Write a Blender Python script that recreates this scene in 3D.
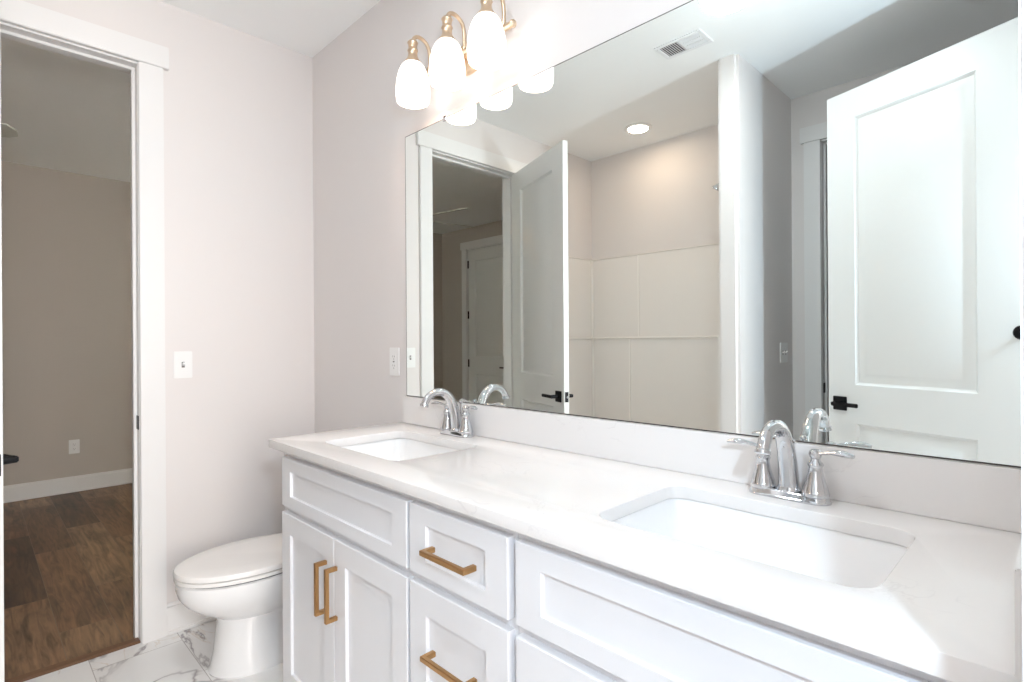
import bpy, bmesh, math, random
from mathutils import Vector, Matrix
random.seed(3)
S = bpy.context.scene
for o in list(bpy.data.objects): bpy.data.objects.remove(o)
COL = S.collection
PI = math.pi

# ------------------------------------------------------------ camera
cam = bpy.data.cameras.new('camera')
cam.sensor_fit = 'HORIZONTAL'; cam.sensor_width = 36.0
cam.lens = 36.0 * 546.155 / 1024
cam.clip_start = 0.02
co = bpy.data.objects.new('camera', cam); COL.objects.link(co)
yaw = math.radians(44.743); roll = math.radians(-0.369)
F = Vector((-math.cos(yaw), math.sin(yaw), 0)); Rt = Vector((math.sin(yaw), math.cos(yaw), 0)); U = Vector((0, 0, 1))
R2 = Rt * math.cos(roll) + U * math.sin(roll); U2 = U * math.cos(roll) - Rt * math.sin(roll)
mt = Matrix(((R2.x, U2.x, -F.x, 2.7398), (R2.y, U2.y, -F.y, -1.2676), (R2.z, U2.z, -F.z, 1.2613), (0, 0, 0, 1)))
co.matrix_world = mt
S.camera = co

# ------------------------------------------------------------ world, exposure, lights
w = bpy.data.worlds.new('world'); S.world = w; w.use_nodes = True
bg = w.node_tree.nodes['Background']; bg.inputs[0].default_value = (0.55, 0.66, 0.85, 1); bg.inputs[1].default_value = 1.0
S.view_settings.view_transform = 'Standard'; S.view_settings.look = 'None'
S.view_settings.exposure = 0.39; S.view_settings.gamma = 1.0; S.view_settings.use_curve_mapping = False
S.cycles.use_denoising = True
S.cycles.max_bounces = 14; S.cycles.diffuse_bounces = 7; S.cycles.glossy_bounces = 8
S.cycles.sample_clamp_indirect = 6.0

def light(name, kind, loc, energy, color, size=0.1, rot=None, sy=None, spread=None):
    l = bpy.data.lights.new(name, kind); l.energy = energy; l.color = color
    if kind == 'AREA':
        l.shape = 'RECTANGLE' if sy else 'DISK'; l.size = size
        if sy: l.size_y = sy
        if spread: l.spread = spread
    else: l.shadow_soft_size = size
    o = bpy.data.objects.new(name, l); o.location = loc
    if rot: o.rotation_euler = rot
    COL.objects.link(o); return o

# photographer's flash held up behind the camera, in the doorway
light('camera_flash', 'POINT', (3.04, -1.275, 1.60), 38, (0.64, 0.83, 1.0), 0.03)
# daylight through the bedroom window (north wall of the bedroom); hall lamp is added fill at an invented window
light('bedroom_daylight', 'AREA', (-1.6, 1.93, 1.5), 215, (1.0, 0.97, 0.82), 1.7, (math.radians(90), 0, 0), 1.4)
light('hall_fill', 'AREA', (5.38, -1.2, 1.5), 95, (1.0, 0.93, 0.86), 1.7, (0, math.radians(90), 0), 1.4)
# flush ceiling light and shower downlight
light('flush_light_lamp', 'AREA', (1.75, -1.01, 2.688), 4, (0.93, 0.97, 1.0), 0.2)
light('shower_downlight_lamp', 'AREA', (0.66, -2.055, 2.728), 1.9, (1.0, 0.72, 0.50), 0.13)

for bx_ in (1.075, 1.277, 1.476):
    light('vanity_bulb', 'POINT', (bx_, -0.118, 2.165), 0.9, (1.0, 0.60, 0.38), 0.025)

# ------------------------------------------------------------ materials
def mat(name, col, rough=0.5, metal=0.0, coat=0.0, spec=None, emit=None, estr=0.0):
    m = bpy.data.materials.new(name); m.use_nodes = True
    b = m.node_tree.nodes['Principled BSDF']
    b.inputs['Base Color'].default_value = (*col, 1); b.inputs['Roughness'].default_value = rough
    b.inputs['Metallic'].default_value = metal; b.inputs['Coat Weight'].default_value = coat
    if spec is not None: b.inputs['Specular IOR Level'].default_value = spec
    if emit: b.inputs['Emission Color'].default_value = (*emit, 1); b.inputs['Emission Strength'].default_value = estr
    return m
def N(m, t, **kw):
    n = m.node_tree.nodes.new(t)
    for k, v in kw.items(): setattr(n, k, v)
    return n
def Lk(m, a, b): m.node_tree.links.new(a, b)
def bump(m, scale, strength, detail=4):
    tc = N(m, 'ShaderNodeTexCoord'); no = N(m, 'ShaderNodeTexNoise'); bp = N(m, 'ShaderNodeBump')
    no.inputs['Scale'].default_value = scale; no.inputs['Detail'].default_value = detail
    bp.inputs['Strength'].default_value = strength; bp.inputs['Distance'].default_value = 0.002
    Lk(m, tc.outputs['Object'], no.inputs['Vector']); Lk(m, no.outputs['Fac'], bp.inputs['Height'])
    Lk(m, bp.outputs['Normal'], m.node_tree.nodes['Principled BSDF'].inputs['Normal'])
    return m
def ramp(m, stops, src):
    r = N(m, 'ShaderNodeValToRGB'); e = r.color_ramp.elements
    e[0].position, e[0].color = stops[0][0], (*stops[0][1], 1)
    e[1].position, e[1].color = stops[-1][0], (*stops[-1][1], 1)
    for p, c in stops[1:-1]:
        x = e.new(p); x.color = (*c, 1)
    Lk(m, src, r.inputs[0]); return r.outputs[0]
def mix(m, f, a, b, mode='MIX'):
    x = N(m, 'ShaderNodeMix', data_type='RGBA', blend_type=mode)
    if isinstance(f, float): x.inputs[0].default_value = f
    else: Lk(m, f, x.inputs[0])
    for i, s in ((6, a), (7, b)):
        if isinstance(s, tuple): x.inputs[i].default_value = (*s, 1)
        else: Lk(m, s, x.inputs[i])
    return x.outputs[2]

M_WALL = bump(mat('wall_paint', (0.755, 0.715, 0.698), 0.6), 260, 0.12)
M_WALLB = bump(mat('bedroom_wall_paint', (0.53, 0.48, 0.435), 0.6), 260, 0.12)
M_CEIL = bump(mat('ceiling_paint', (0.92, 0.925, 0.92), 0.75), 200, 0.15)
M_TRIM = mat('trim_enamel', (0.80, 0.785, 0.775), 0.32)
M_DOOR = mat('door_enamel', (0.78, 0.78, 0.765), 0.33)
M_CAB = mat('cabinet_enamel', (0.765, 0.765, 0.785), 0.35)
M_CER = mat('white_ceramic', (0.86, 0.85, 0.845), 0.08, coat=0.5)
M_SEAT = mat('toilet_seat_plastic', (0.85, 0.825, 0.80), 0.22)
M_GAP = mat('gap_shade', (0.05, 0.05, 0.05), 0.7)  # near-black colour painted as the shade between toilet bowl, seat and lid
M_CHROME = mat('polished_chrome', (0.66, 0.67, 0.69), 0.06, 1.0)
M_BRASS = mat('brushed_brass', (0.50, 0.30, 0.135), 0.34, 1.0)
M_BRASSL = mat('satin_champagne_brass', (0.74, 0.58, 0.42), 0.36, 1.0)
M_BLACK = mat('matte_black_metal', (0.010, 0.010, 0.012), 0.38, 0.6)
M_PLATE = mat('white_plate_plastic', (0.84, 0.83, 0.82), 0.35)
M_SLOT = mat('slot_shadow_plastic', (0.16, 0.15, 0.15), 0.6)
M_SURR = mat('acrylic_surround', (0.85, 0.81, 0.775), 0.12, coat=0.3)
M_JOINT_HL = mat('surround_joint_highlight', (0.90, 0.86, 0.82), 0.3)  # paler than the panels, painting gloss highlights along joints and ledge
M_VENT = mat('vent_enamel', (0.84, 0.84, 0.85), 0.4)
M_DARK = mat('duct_dark', (0.06, 0.06, 0.065), 0.8)
M_FAN = mat('fan_blade_paint', (0.62, 0.63, 0.58), 0.4)
M_EDGE = mat('mirror_edge', (0.07, 0.06, 0.055), 0.4)
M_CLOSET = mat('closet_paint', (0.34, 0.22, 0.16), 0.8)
M_SHADE = mat('opal_glass_lit', (0.85, 0.83, 0.8), 0.25, emit=(1.0, 0.93, 0.86), estr=1.6)
M_FLUSH = mat('flush_diffuser_lit', (0.95, 0.95, 0.95), 0.3, emit=(0.90, 0.97, 1.0), estr=38.0)
M_CAN = mat('downlight_diffuser_lit', (0.95, 0.95, 0.95), 0.3, emit=(1.0, 0.94, 0.85), estr=6.0)
M_FANL = mat('fan_light_lit', (0.9, 0.8, 0.7), 0.3, emit=(1.0, 0.62, 0.30), estr=6.0)
M_GLASS = mat('window_glass', (0.9, 0.95, 1.0), 0.02)
M_GLASS.node_tree.nodes['Principled BSDF'].inputs['Transmission Weight'].default_value = 1.0

M_MIR = bpy.data.materials.new('mirror_silver'); M_MIR.use_nodes = True
nt = M_MIR.node_tree; nt.nodes.clear()
g = nt.nodes.new('ShaderNodeBsdfGlossy'); g.inputs['Roughness'].default_value = 0.0; g.inputs['Color'].default_value = (0.90, 0.955, 0.94, 1)
mo = nt.nodes.new('ShaderNodeOutputMaterial'); nt.links.new(g.outputs[0], mo.inputs[0])

def wood():
    m = mat('vinyl_plank_wood', (0.2, 0.12, 0.07), 0.42)
    b = m.node_tree.nodes['Principled BSDF']
    tc = N(m, 'ShaderNodeTexCoord'); mp = N(m, 'ShaderNodeMapping'); mp.inputs['Location'].default_value = (0.35, 0.05, 0)
    Lk(m, tc.outputs['Object'], mp.inputs[0])
    br = N(m, 'ShaderNodeTexBrick'); br.offset = 0.37; br.offset_frequency = 2; br.squash = 1
    br.inputs['Scale'].default_value = 1; br.inputs['Brick Width'].default_value = 1.25; br.inputs['Row Height'].default_value = 0.19
    br.inputs['Mortar Size'].default_value = 0.0012; br.inputs['Mortar Smooth'].default_value = 0.3; br.inputs['Bias'].default_value = 0
    br.inputs['Color1'].default_value = (0, 0, 0, 1); br.inputs['Color2'].default_value = (1, 1, 1, 1); br.inputs['Mortar'].default_value = (0.4, 0.4, 0.4, 1)
    Lk(m, mp.outputs[0], br.inputs['Vector'])
    base = ramp(m, [(0.0, (0.048, 0.028, 0.018)), (0.35, (0.135, 0.076, 0.044)), (0.7, (0.20, 0.115, 0.066)), (1.0, (0.27, 0.17, 0.10))], br.outputs['Color'])
    # per-plank offset of the grain
    add = N(m, 'ShaderNodeVectorMath', operation='ADD'); sc = N(m, 'ShaderNodeVectorMath', operation='SCALE'); sc.inputs['Scale'].default_value = 7.3
    Lk(m, br.outputs['Color'], sc.inputs[0]); Lk(m, mp.outputs[0], add.inputs[0]); Lk(m, sc.outputs[0], add.inputs[1])
    m2 = N(m, 'ShaderNodeMapping'); m2.inputs['Scale'].default_value = (1.6, 16, 1); Lk(m, add.outputs[0], m2.inputs[0])
    gr = N(m, 'ShaderNodeTexNoise'); gr.inputs['Scale'].default_value = 2.2; gr.inputs['Detail'].default_value = 9; gr.inputs['Distortion'].default_value = 1.4
    Lk(m, m2.outputs[0], gr.inputs['Vector'])
    grc = ramp(m, [(0.30, (0.45, 0.43, 0.42)), (0.5, (0.95, 0.93, 0.9)), (0.72, (1.45, 1.4, 1.3))], gr.outputs['Fac'])
    c = mix(m, 0.9, base, grc, 'MULTIPLY')
    kn = N(m, 'ShaderNodeTexNoise'); kn.inputs['Scale'].default_value = 3.4; kn.inputs['Detail'].default_value = 3; kn.inputs['Distortion'].default_value = 0.6
    m3 = N(m, 'ShaderNodeMapping'); m3.inputs['Scale'].default_value = (1, 2.4, 1); Lk(m, add.outputs[0], m3.inputs[0]); Lk(m, m3.outputs[0], kn.inputs['Vector'])
    knc = ramp(m, [(0.28, (0.42, 0.42, 0.44)), (0.45, (0.9, 0.9, 0.9)), (0.7, (1.2, 1.15, 1.08))], kn.outputs['Fac'])
    c = mix(m, 0.85, c, knc, 'MULTIPLY')
    c = mix(m, br.outputs['Fac'], c, (0.20, 0.15, 0.11))
    Lk(m, c, b.inputs['Base Color'])
    return m
M_WOOD = wood()
M_THR = mat('threshold_wood', (0.17, 0.085, 0.045), 0.4)

def marble():
    m = mat('marble_look_tile', (0.84, 0.83, 0.82), 0.16)
    b = m.node_tree.nodes['Principled BSDF']
    tc = N(m, 'ShaderNodeTexCoord'); mp = N(m, 'ShaderNodeMapping'); mp.inputs['Location'].default_value = (-0.10, 0.635, 0)
    Lk(m, tc.outputs['Object'], mp.inputs[0])
    br = N(m, 'ShaderNodeTexBrick'); br.offset = 0.5; br.offset_frequency = 2
    br.inputs['Scale'].default_value = 1; br.inputs['Brick Width'].default_value = 0.61; br.inputs['Row Height'].default_value = 0.305
    br.inputs['Mortar Size'].default_value = 0.0016; br.inputs['Mortar Smooth'].default_value = 0.2
    br.inputs['Color1'].default_value = (0, 0, 0, 1); br.inputs['Color2'].default_value = (1, 1, 1, 1)
    Lk(m, mp.outputs[0], br.inputs['Vector'])
    sc = N(m, 'ShaderNodeVectorMath', operation='SCALE'); sc.inputs['Scale'].default_value = 2.7
    add = N(m, 'ShaderNodeVectorMath', operation='ADD')
    Lk(m, br.outputs['Color'], sc.inputs[0]); Lk(m, mp.outputs[0], add.inputs[0]); Lk(m, sc.outputs[0], add.inputs[1])
    rot = N(m, 'ShaderNodeMapping'); rot.inputs['Rotation'].default_value = (0, 0, math.radians(-35)); rot.inputs['Scale'].default_value = (1.0, 2.2, 1)
    Lk(m, add.outputs[0], rot.inputs[0])
    def vein(scale, det, dist, wdt, off):
        n = N(m, 'ShaderNodeTexNoise'); n.inputs['Scale'].default_value = scale; n.inputs['Detail'].default_value = det
        n.inputs['Distortion'].default_value = dist; n.inputs['Roughness'].default_value = 0.62
        Lk(m, rot.outputs[0], n.inputs['Vector'])
        s = N(m, 'ShaderNodeMath', operation='SUBTRACT'); s.inputs[1].default_value = off; Lk(m, n.outputs['Fac'], s.inputs[0])
        a = N(m, 'ShaderNodeMath', operation='ABSOLUTE'); Lk(m, s.outputs[0], a.inputs[0])
        d = N(m, 'ShaderNodeMapRange'); d.inputs['From Min'].default_value = 0; d.inputs['From Max'].default_value = wdt
        d.inputs['To Min'].default_value = 1; d.inputs['To Max'].default_value = 0; Lk(m, a.outputs[0], d.inputs[0])
        return d.outputs[0]
    v1 = vein(1.1, 5, 0.55, 0.018, 0.5); v2 = vein(2.0, 5, 0.9, 0.008, 0.44); v3 = vein(1.1, 4, 0.55, 0.05, 0.5)
    msk = N(m, 'ShaderNodeTexNoise'); msk.inputs['Scale'].default_value = 3.0; Lk(m, add.outputs[0], msk.inputs['Vector'])
    mr = N(m, 'ShaderNodeMapRange'); mr.inputs['From Min'].default_value = 0.35; mr.inputs['From Max'].default_value = 0.5; Lk(m, msk.outputs['Fac'], mr.inputs[0])
    def mul(a, bb):
        x = N(m, 'ShaderNodeMath', operation='MULTIPLY'); Lk(m, a, x.inputs[0])
        if isinstance(bb, float): x.inputs[1].default_value = bb
        else: Lk(m, bb, x.inputs[1])
        return x.outputs[0]
    c = mix(m, mul(v3, 0.28), (0.85, 0.835, 0.82), (0.62, 0.59, 0.57))
    c = mix(m, mul(mul(v1, mr.outputs[0]), 0.85), c, (0.30, 0.27, 0.28))
    c = mix(m, mul(mul(v2, mr.outputs[0]), 0.4), c, (0.62, 0.46, 0.32))
    c = mix(m, br.outputs['Fac'], c, (0.52, 0.49, 0.47))
    Lk(m, c, b.inputs['Base Color'])
    return m
M_TILE = marble()

def quartz():
    m = mat('white_quartz', (0.80, 0.775, 0.76), 0.13)
    b = m.node_tree.nodes['Principled BSDF']
    tc = N(m, 'ShaderNodeTexCoord')
    n = N(m, 'ShaderNodeTexNoise'); n.inputs['Scale'].default_value = 7; n.inputs['Detail'].default_value = 7; n.inputs['Distortion'].default_value = 1.2
    Lk(m, tc.outputs['Object'], n.inputs['Vector'])
    s = N(m, 'ShaderNodeMath', operation='SUBTRACT'); s.inputs[1].default_value = 0.5; Lk(m, n.outputs['Fac'], s.inputs[0])
    a = N(m, 'ShaderNodeMath', operation='ABSOLUTE'); Lk(m, s.outputs[0], a.inputs[0])
    d = N(m, 'ShaderNodeMapRange'); d.inputs['From Max'].default_value = 0.012; d.inputs['To Min'].default_value = 1; d.inputs['To Max'].default_value = 0; Lk(m, a.outputs[0], d.inputs[0])
    k = N(m, 'ShaderNodeTexNoise'); k.inputs['Scale'].default_value = 5; Lk(m, tc.outputs['Object'], k.inputs['Vector'])
    kr = N(m, 'ShaderNodeMapRange'); kr.inputs['From Min'].default_value = 0.55; kr.inputs['From Max'].default_value = 0.66; Lk(m, k.outputs['Fac'], kr.inputs[0])
    x = N(m, 'ShaderNodeMath', operation='MULTIPLY'); Lk(m, d.outputs[0], x.inputs[0]); Lk(m, kr.outputs[0], x.inputs[1])
    y = N(m, 'ShaderNodeMath', operation='MULTIPLY'); Lk(m, x.outputs[0], y.inputs[0]); y.inputs[1].default_value = 0.3
    c = mix(m, y.outputs[0], (0.80, 0.775, 0.76), (0.58, 0.55, 0.55))
    Lk(m, c, b.inputs['Base Color'])
    return m
M_QTZ = quartz()

# ------------------------------------------------------------ mesh helpers
def BM(): return bmesh.new()
def box(bm, x0, x1, y0, y1, z0, z1, bev=0.0, seg=2):
    r = bmesh.ops.create_cube(bm, size=1.0)
    vs = r['verts']
    bmesh.ops.scale(bm, vec=(abs(x1-x0), abs(y1-y0), abs(z1-z0)), verts=vs)
    bmesh.ops.translate(bm, vec=((x0+x1)/2, (y0+y1)/2, (z0+z1)/2), verts=vs)
    if bev > 0:
        es = list({e for v in vs for e in v.link_edges})
        bmesh.ops.bevel(bm, geom=es, offset=bev, segments=seg, affect='EDGES', clamp_overlap=True)
def lathe(bm, prof, origin=(0, 0, 0), axis=(0, 0, 1), n=32, cap0=True, cap1=True):
    ax = Vector(axis).normalized(); q = Vector((0, 0, 1)).rotation_difference(ax).to_matrix(); o = Vector(origin)
    rings = []
    for r, h in prof:
        rings.append([bm.verts.new(o + q @ Vector((r*math.cos(2*PI*i/n), r*math.sin(2*PI*i/n), h))) for i in range(n)])
    for a, b in zip(rings, rings[1:]):
        for i in range(n): bm.faces.new((a[i], a[(i+1) % n], b[(i+1) % n], b[i]))
    if cap0: bm.faces.new(rings[0][::-1])
    if cap1: bm.faces.new(rings[-1])
def tube(bm, pts, rad, n=14, flat=None):
    pts = [Vector(p) for p in pts]
    rads = rad if isinstance(rad, (list, tuple)) else [rad]*len(pts)
    T = [(pts[min(i+1, len(pts)-1)] - pts[max(i-1, 0)]).normalized() for i in range(len(pts))]
    up = Vector((0, 0, 1)) if abs(T[0].z) < 0.9 else Vector((1, 0, 0))
    nrm = (up - T[0]*up.dot(T[0])).normalized(); rings = []
    for i, p in enumerate(pts):
        nrm = (nrm - T[i]*nrm.dot(T[i])).normalized(); bn = T[i].cross(nrm)
        fx, fy = flat if flat else (1, 1)
        rings.append([bm.verts.new(p + rads[i]*(nrm*math.cos(2*PI*k/n)*fx + bn*math.sin(2*PI*k/n)*fy)) for k in range(n)])
    for a, b in zip(rings, rings[1:]):
        for k in range(n): bm.faces.new((a[k], a[(k+1) % n], b[(k+1) % n], b[k]))
    bm.faces.new(rings[0][::-1]); bm.faces.new(rings[-1])
def bez(p0, p1, p2, p3, n=12):
    o = []
    for i in range(n+1):
        t = i/n; o.append(tuple((1-t)**3*a + 3*(1-t)**2*t*b + 3*(1-t)*t*t*c + t**3*d for a, b, c, d in zip(p0, p1, p2, p3)))
    return o
def loft(bm, rings, cap0=True, cap1=True):
    R = [[bm.verts.new(p) for p in r] for r in rings]; n = len(R[0])
    for a, b in zip(R, R[1:]):
        for i in range(n): bm.faces.new((a[i], a[(i+1) % n], b[(i+1) % n], b[i]))
    if cap0: bm.faces.new(R[0][::-1])
    if cap1: bm.faces.new(R[-1])
    return R
def obj(name, bm, m, parent=None, smooth=True, xf=None):
    bmesh.ops.recalc_face_normals(bm, faces=bm.faces[:])
    if xf is not None: bmesh.ops.transform(bm, matrix=xf, verts=bm.verts[:])
    me = bpy.data.meshes.new(name); bm.to_mesh(me); bm.free()
    me.materials.append(m)
    o = bpy.data.objects.new(name, me); COL.objects.link(o)
    if smooth:
        for p in me.polygons: p.use_smooth = True
        try: me.set_sharp_from_angle(angle=math.radians(32))
        except Exception: pass
    if parent:
        o.parent = parent
        o.matrix_parent_inverse = world_of(parent).inverted()
    return o
def world_of(o):
    m = o.matrix_basis.copy()
    if o.parent: m = world_of(o.parent) @ o.matrix_parent_inverse @ m
    return m
def empty(name, loc):
    o = bpy.data.objects.new(name, None); o.location = loc; o.empty_display_size = 0.05; COL.objects.link(o); return o
def tag(o, label, cat, group=None, kind=None):
    o['label'] = label; o['category'] = cat
    if group: o['group'] = group
    if kind: o['kind'] = kind
    return o
def struct(name, bm, m, label, cat, smooth=False):
    return tag(obj(name, bm, m, None, smooth), label, cat, kind='structure')
def cyl(bm, p, r, h, axis=(0, 0, 1), n=24, bev=0.0):
    pr = [(r, 0), (r, h)] if not bev else [(r-bev, 0), (r, bev), (r, h-bev), (r-bev, h)]
    lathe(bm, pr, p, axis, n)

CZ = 2.74      # ceiling
XR = 2.727     # right wall face
YS = -2.345    # wall with the closet doorway
YB = -2.394    # back of the shower
DH = 2.438     # door height

# ------------------------------------------------------------ room shell
b = BM(); box(b, 0.0, XR+0.06, YB-0.1, 0.1, -0.1, 0.0)
struct('floor', b, M_TILE, 'white marble look tile floor of the bathroom', 'floor')
b = BM(); box(b, -3.32, 0.0, -3.4, 2.02, -0.1, -0.0005)
struct('floor_bedroom', b, M_WOOD, 'brown wood plank floor of the bedroom beyond the doorway', 'floor')
b = BM(); box(b, XR+0.06, 5.5, -3.4, 1.1, -0.1, 0.0); box(b, 1.2, XR+0.06, -3.9, YB-0.1, -0.1, 0.0)
struct('floor_hall', b, M_WOOD, 'brown plank floor of the hall and closet behind the bathroom', 'floor')
b = BM(); box(b, -0.12, XR+0.12, YB-0.12, 0.12, CZ, CZ+0.1)
struct('ceiling', b, M_CEIL, 'flat white ceiling of the bathroom', 'ceiling')
b = BM(); box(b, -3.32, -0.12, -3.4, 2.02, CZ-0.02, CZ+0.1)
struct('ceiling_bedroom', b, M_CEIL, 'ceiling of the dim bedroom beyond the doorway', 'ceiling')
b = BM(); box(b, XR+0.12, 5.5, -3.4, 1.1, CZ, CZ+0.1); box(b, 1.2, XR+0.12, -3.9, YB-0.12, CZ-0.2, CZ+0.1)
struct('ceiling_hall', b, M_CEIL, 'ceiling of the hall behind the camera', 'ceiling')

b = BM(); box(b, -0.12, XR+0.12, 0.0, 0.12, 0, CZ)
struct('wall_mirror', b, M_WALL, 'pale grey wall behind the long vanity mirror', 'wall')
# far wall with the bedroom doorway: opening y -1.505..-0.765
OY0, OY1 = -1.505, -0.765
b = BM(); box(b, -0.12, 0, OY1+0.02, 0.0, 0, CZ); box(b, -0.12, 0, -3.3, OY0-0.02, 0, CZ); box(b, -0.12, 0, OY0-0.02, OY1+0.02, DH+0.03, CZ)
struct('wall_far', b, M_WALL, 'pale grey wall with the bedroom doorway beside the toilet', 'wall')
# shower back wall, partition, closet wall
b = BM(); box(b, 0, 1.565, YB-0.12, YB, 0, CZ)
struct('wall_shower_back', b, M_WALL, 'beige lit wall above the shower surround', 'wall')
b = BM(); box(b, 1.455, 1.565, YB, -1.554, 0, CZ)
es = [e for e in b.edges if abs(e.verts[0].co.y+1.554) < 1e-4 and abs(e.verts[1].co.y+1.554) < 1e-4 and abs(e.verts[0].co.z-e.verts[1].co.z) > 1]
bmesh.ops.bevel(b, geom=es, offset=0.018, segments=5, affect='EDGES')
struct('wall_partition', b, M_WALL, 'bullnosed partition wall at the end of the shower alcove', 'wall', True)
CX0, CX1 = 1.732, 2.49
b = BM(); box(b, 1.565, CX0-0.02, YS-0.12, YS, 0, CZ); box(b, CX1+0.02, XR+0.12, YS-0.12, YS, 0, CZ); box(b, CX0-0.02, CX1+0.02, YS-0.12, YS, DH+0.03, CZ)
struct('wall_closet', b, M_WALL, 'shaded grey wall with the closet doorway', 'wall')
# right wall with the entry doorway y -1.44..-0.68
EY0, EY1 = -1.44, -0.68
b = BM(); box(b, XR, XR+0.12, EY1+0.02, 0.0, 0, CZ); box(b, XR, XR+0.12, YS, EY0-0.02, 0, CZ); box(b, XR, XR+0.12, EY0-0.02, EY1+0.02, DH+0.03, CZ)
struct('wall_right', b, M_WALL, 'pale wall with the entry doorway at the right end of the vanity', 'wall')
# bedroom shell
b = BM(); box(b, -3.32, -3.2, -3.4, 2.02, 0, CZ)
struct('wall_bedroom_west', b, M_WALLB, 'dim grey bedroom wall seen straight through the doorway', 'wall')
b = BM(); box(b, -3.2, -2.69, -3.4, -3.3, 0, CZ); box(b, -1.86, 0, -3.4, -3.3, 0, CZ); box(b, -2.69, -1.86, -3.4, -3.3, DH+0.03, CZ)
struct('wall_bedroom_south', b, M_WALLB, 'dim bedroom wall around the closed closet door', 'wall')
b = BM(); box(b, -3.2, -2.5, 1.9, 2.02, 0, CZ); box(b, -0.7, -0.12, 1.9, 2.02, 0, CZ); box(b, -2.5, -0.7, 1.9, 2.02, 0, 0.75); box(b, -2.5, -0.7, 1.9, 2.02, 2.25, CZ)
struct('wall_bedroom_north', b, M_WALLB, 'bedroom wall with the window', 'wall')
b = BM(); box(b, -0.12, 0.0, 0.12, 2.02, 0, CZ)
struct('wall_bedroom_east', b, M_WALLB, 'bedroom wall behind the vanity wall', 'wall')
# closet shell and hall shell
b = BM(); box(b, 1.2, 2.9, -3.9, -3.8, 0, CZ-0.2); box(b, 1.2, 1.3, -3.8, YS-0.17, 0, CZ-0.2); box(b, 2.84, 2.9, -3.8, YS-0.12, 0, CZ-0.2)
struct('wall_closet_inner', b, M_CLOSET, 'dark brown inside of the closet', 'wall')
b = BM(); box(b, XR+0.12, 5.5, -3.4, -3.3, 0, CZ); box(b, XR+0.12, 5.5, 1.0, 1.1, 0, CZ)
box(b, 5.4, 5.5, -3.3, -2.1, 0, CZ); box(b, 5.4, 5.5, -0.3, 1.0, 0, CZ); box(b, 5.4, 5.5, -2.1, -0.3, 0, 0.75); box(b, 5.4, 5.5, -2.1, -0.3, 2.25, CZ)
struct('wall_hall', b, M_WALL, 'pale walls of the hall behind the camera', 'wall')

def window(name, c, half, z0, z1, axis, label):
    b = BM(); t = 0.05
    def bx(u0, u1, w0, w1):
        if axis == 'x': box(b, c[0]+u0, c[0]+u1, c[1]-0.03, c[1]+0.03, w0, w1, 0.003)
        else: box(b, c[0]-0.03, c[0]+0.03, c[1]+u0, c[1]+u1, w0, w1, 0.003)
    bx(-half, -half+t, z0, z1); bx(half-t, half, z0, z1); bx(-half+t, half-t, z0, z0+t); bx(-half+t, half-t, z1-t, z1); bx(-half+t, half-t, (z0+z1)/2-0.02, (z0+z1)/2+0.02)
    o = struct(name, b, M_TRIM, label, 'window')
    b = BM()
    if axis == 'x': box(b, c[0]-half+t, c[0]+half-t, c[1]-0.003, c[1]+0.003, z0+t, z1-t)
    else: box(b, c[0]-0.003, c[0]+0.003, c[1]-half+t, c[1]+half-t, z0+t, z1-t)
    obj('pane', b, M_GLASS, o, False)
window('window_1', (-1.6, 1.975), 0.9, 0.75, 2.25, 'x', 'white framed bedroom window')
window('window_2_added', (5.45, -1.2), 0.9, 0.75, 2.25, 'y', 'unseen white framed window added for the hall fill light')  # out of view, added to go with the hall fill lamp

# ------------------------------------------------------------ door frames (jamb + stop) and casings
def frame(name, axis, face, back, a0, a1, label, horn=(True, True), sgn=1, th=0.02, skip1=False, stop=None, plate=None, cw=0.092):
    """opening a0..a1 along the wall; face = coordinate of room side wall face, back = other face. sgn: which way the room side points"""
    def bx(b, p0, p1, u0, u1, z0, z1, bev=0.0):
        if axis == 'x': box(b, min(p0, p1), max(p0, p1), u0, u1, z0, z1, bev)   # wall is an x=const plane, u = y
        else: box(b, u0, u1, min(p0, p1), max(p0, p1), z0, z1, bev)
    b = BM()
    bx(b, face+sgn*0.001, back-sgn*0.001, a0-0.0199, a0, 0, DH+0.0, 0.001); bx(b, face+sgn*0.001, back-sgn*0.001, a1, a1+0.0199, 0, DH, 0.001)
    bx(b, face+sgn*0.001, back-sgn*0.001, a0-0.0199, a1+0.0199, DH, DH+0.0295, 0.001)
    o = struct(name, b, M_TRIM, label, 'door frame', True)
    # stop strips
    b = BM(); s0 = face - sgn*0.042; s1 = face - sgn*0.078
    bx(b, s0, s1, a0, a0+0.012, 0, DH-0.012, 0.002); bx(b, s0, s1, a1-0.012, a1, 0, DH-0.012, 0.002); bx(b, s0, s1, a0, a1, DH-0.012, DH, 0.002)
    obj('door_stop_strip', b, M_TRIM, o)
    # casing, room side: flat boards with a wider head
    for side, fc, sg in (('room', face, sgn), ('back', back, -sgn)):
        f0, f1 = fc, fc + sg*th
        if not (skip1 and side == 'room'):
            b = BM(); bx(b, f0, f1, a1+0.002, a1+cw, 0, DH+0.007, 0.0025); obj('casing_board', b, M_TRIM, o)
        else:
            b = BM(); bx(b, f0, fc+sg*0.011, a1+0.002, a1+cw, 0, DH+0.007, 0.0025); obj('casing_board', b, M_TRIM, o)
        b = BM(); bx(b, f0, f1, a0-cw, a0-0.002, 0, DH+0.007, 0.0025); obj('casing_board', b, M_TRIM, o)
        b = BM(); e0 = 0.02 if horn[0] else 0; e1 = 0.02 if horn[1] else 0
        bx(b, f0, fc+sg*((th+0.005) if not skip1 else 0.011), a0-cw-e0, a1+cw+e1, DH+0.0072, DH+0.1, 0.0025); obj('head_casing', b, M_TRIM, o)
    return o
t1 = frame('trim_1', 'x', 0.0, -0.12, OY0, OY1, 'white flat casing with wide head around the bedroom doorway')
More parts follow.
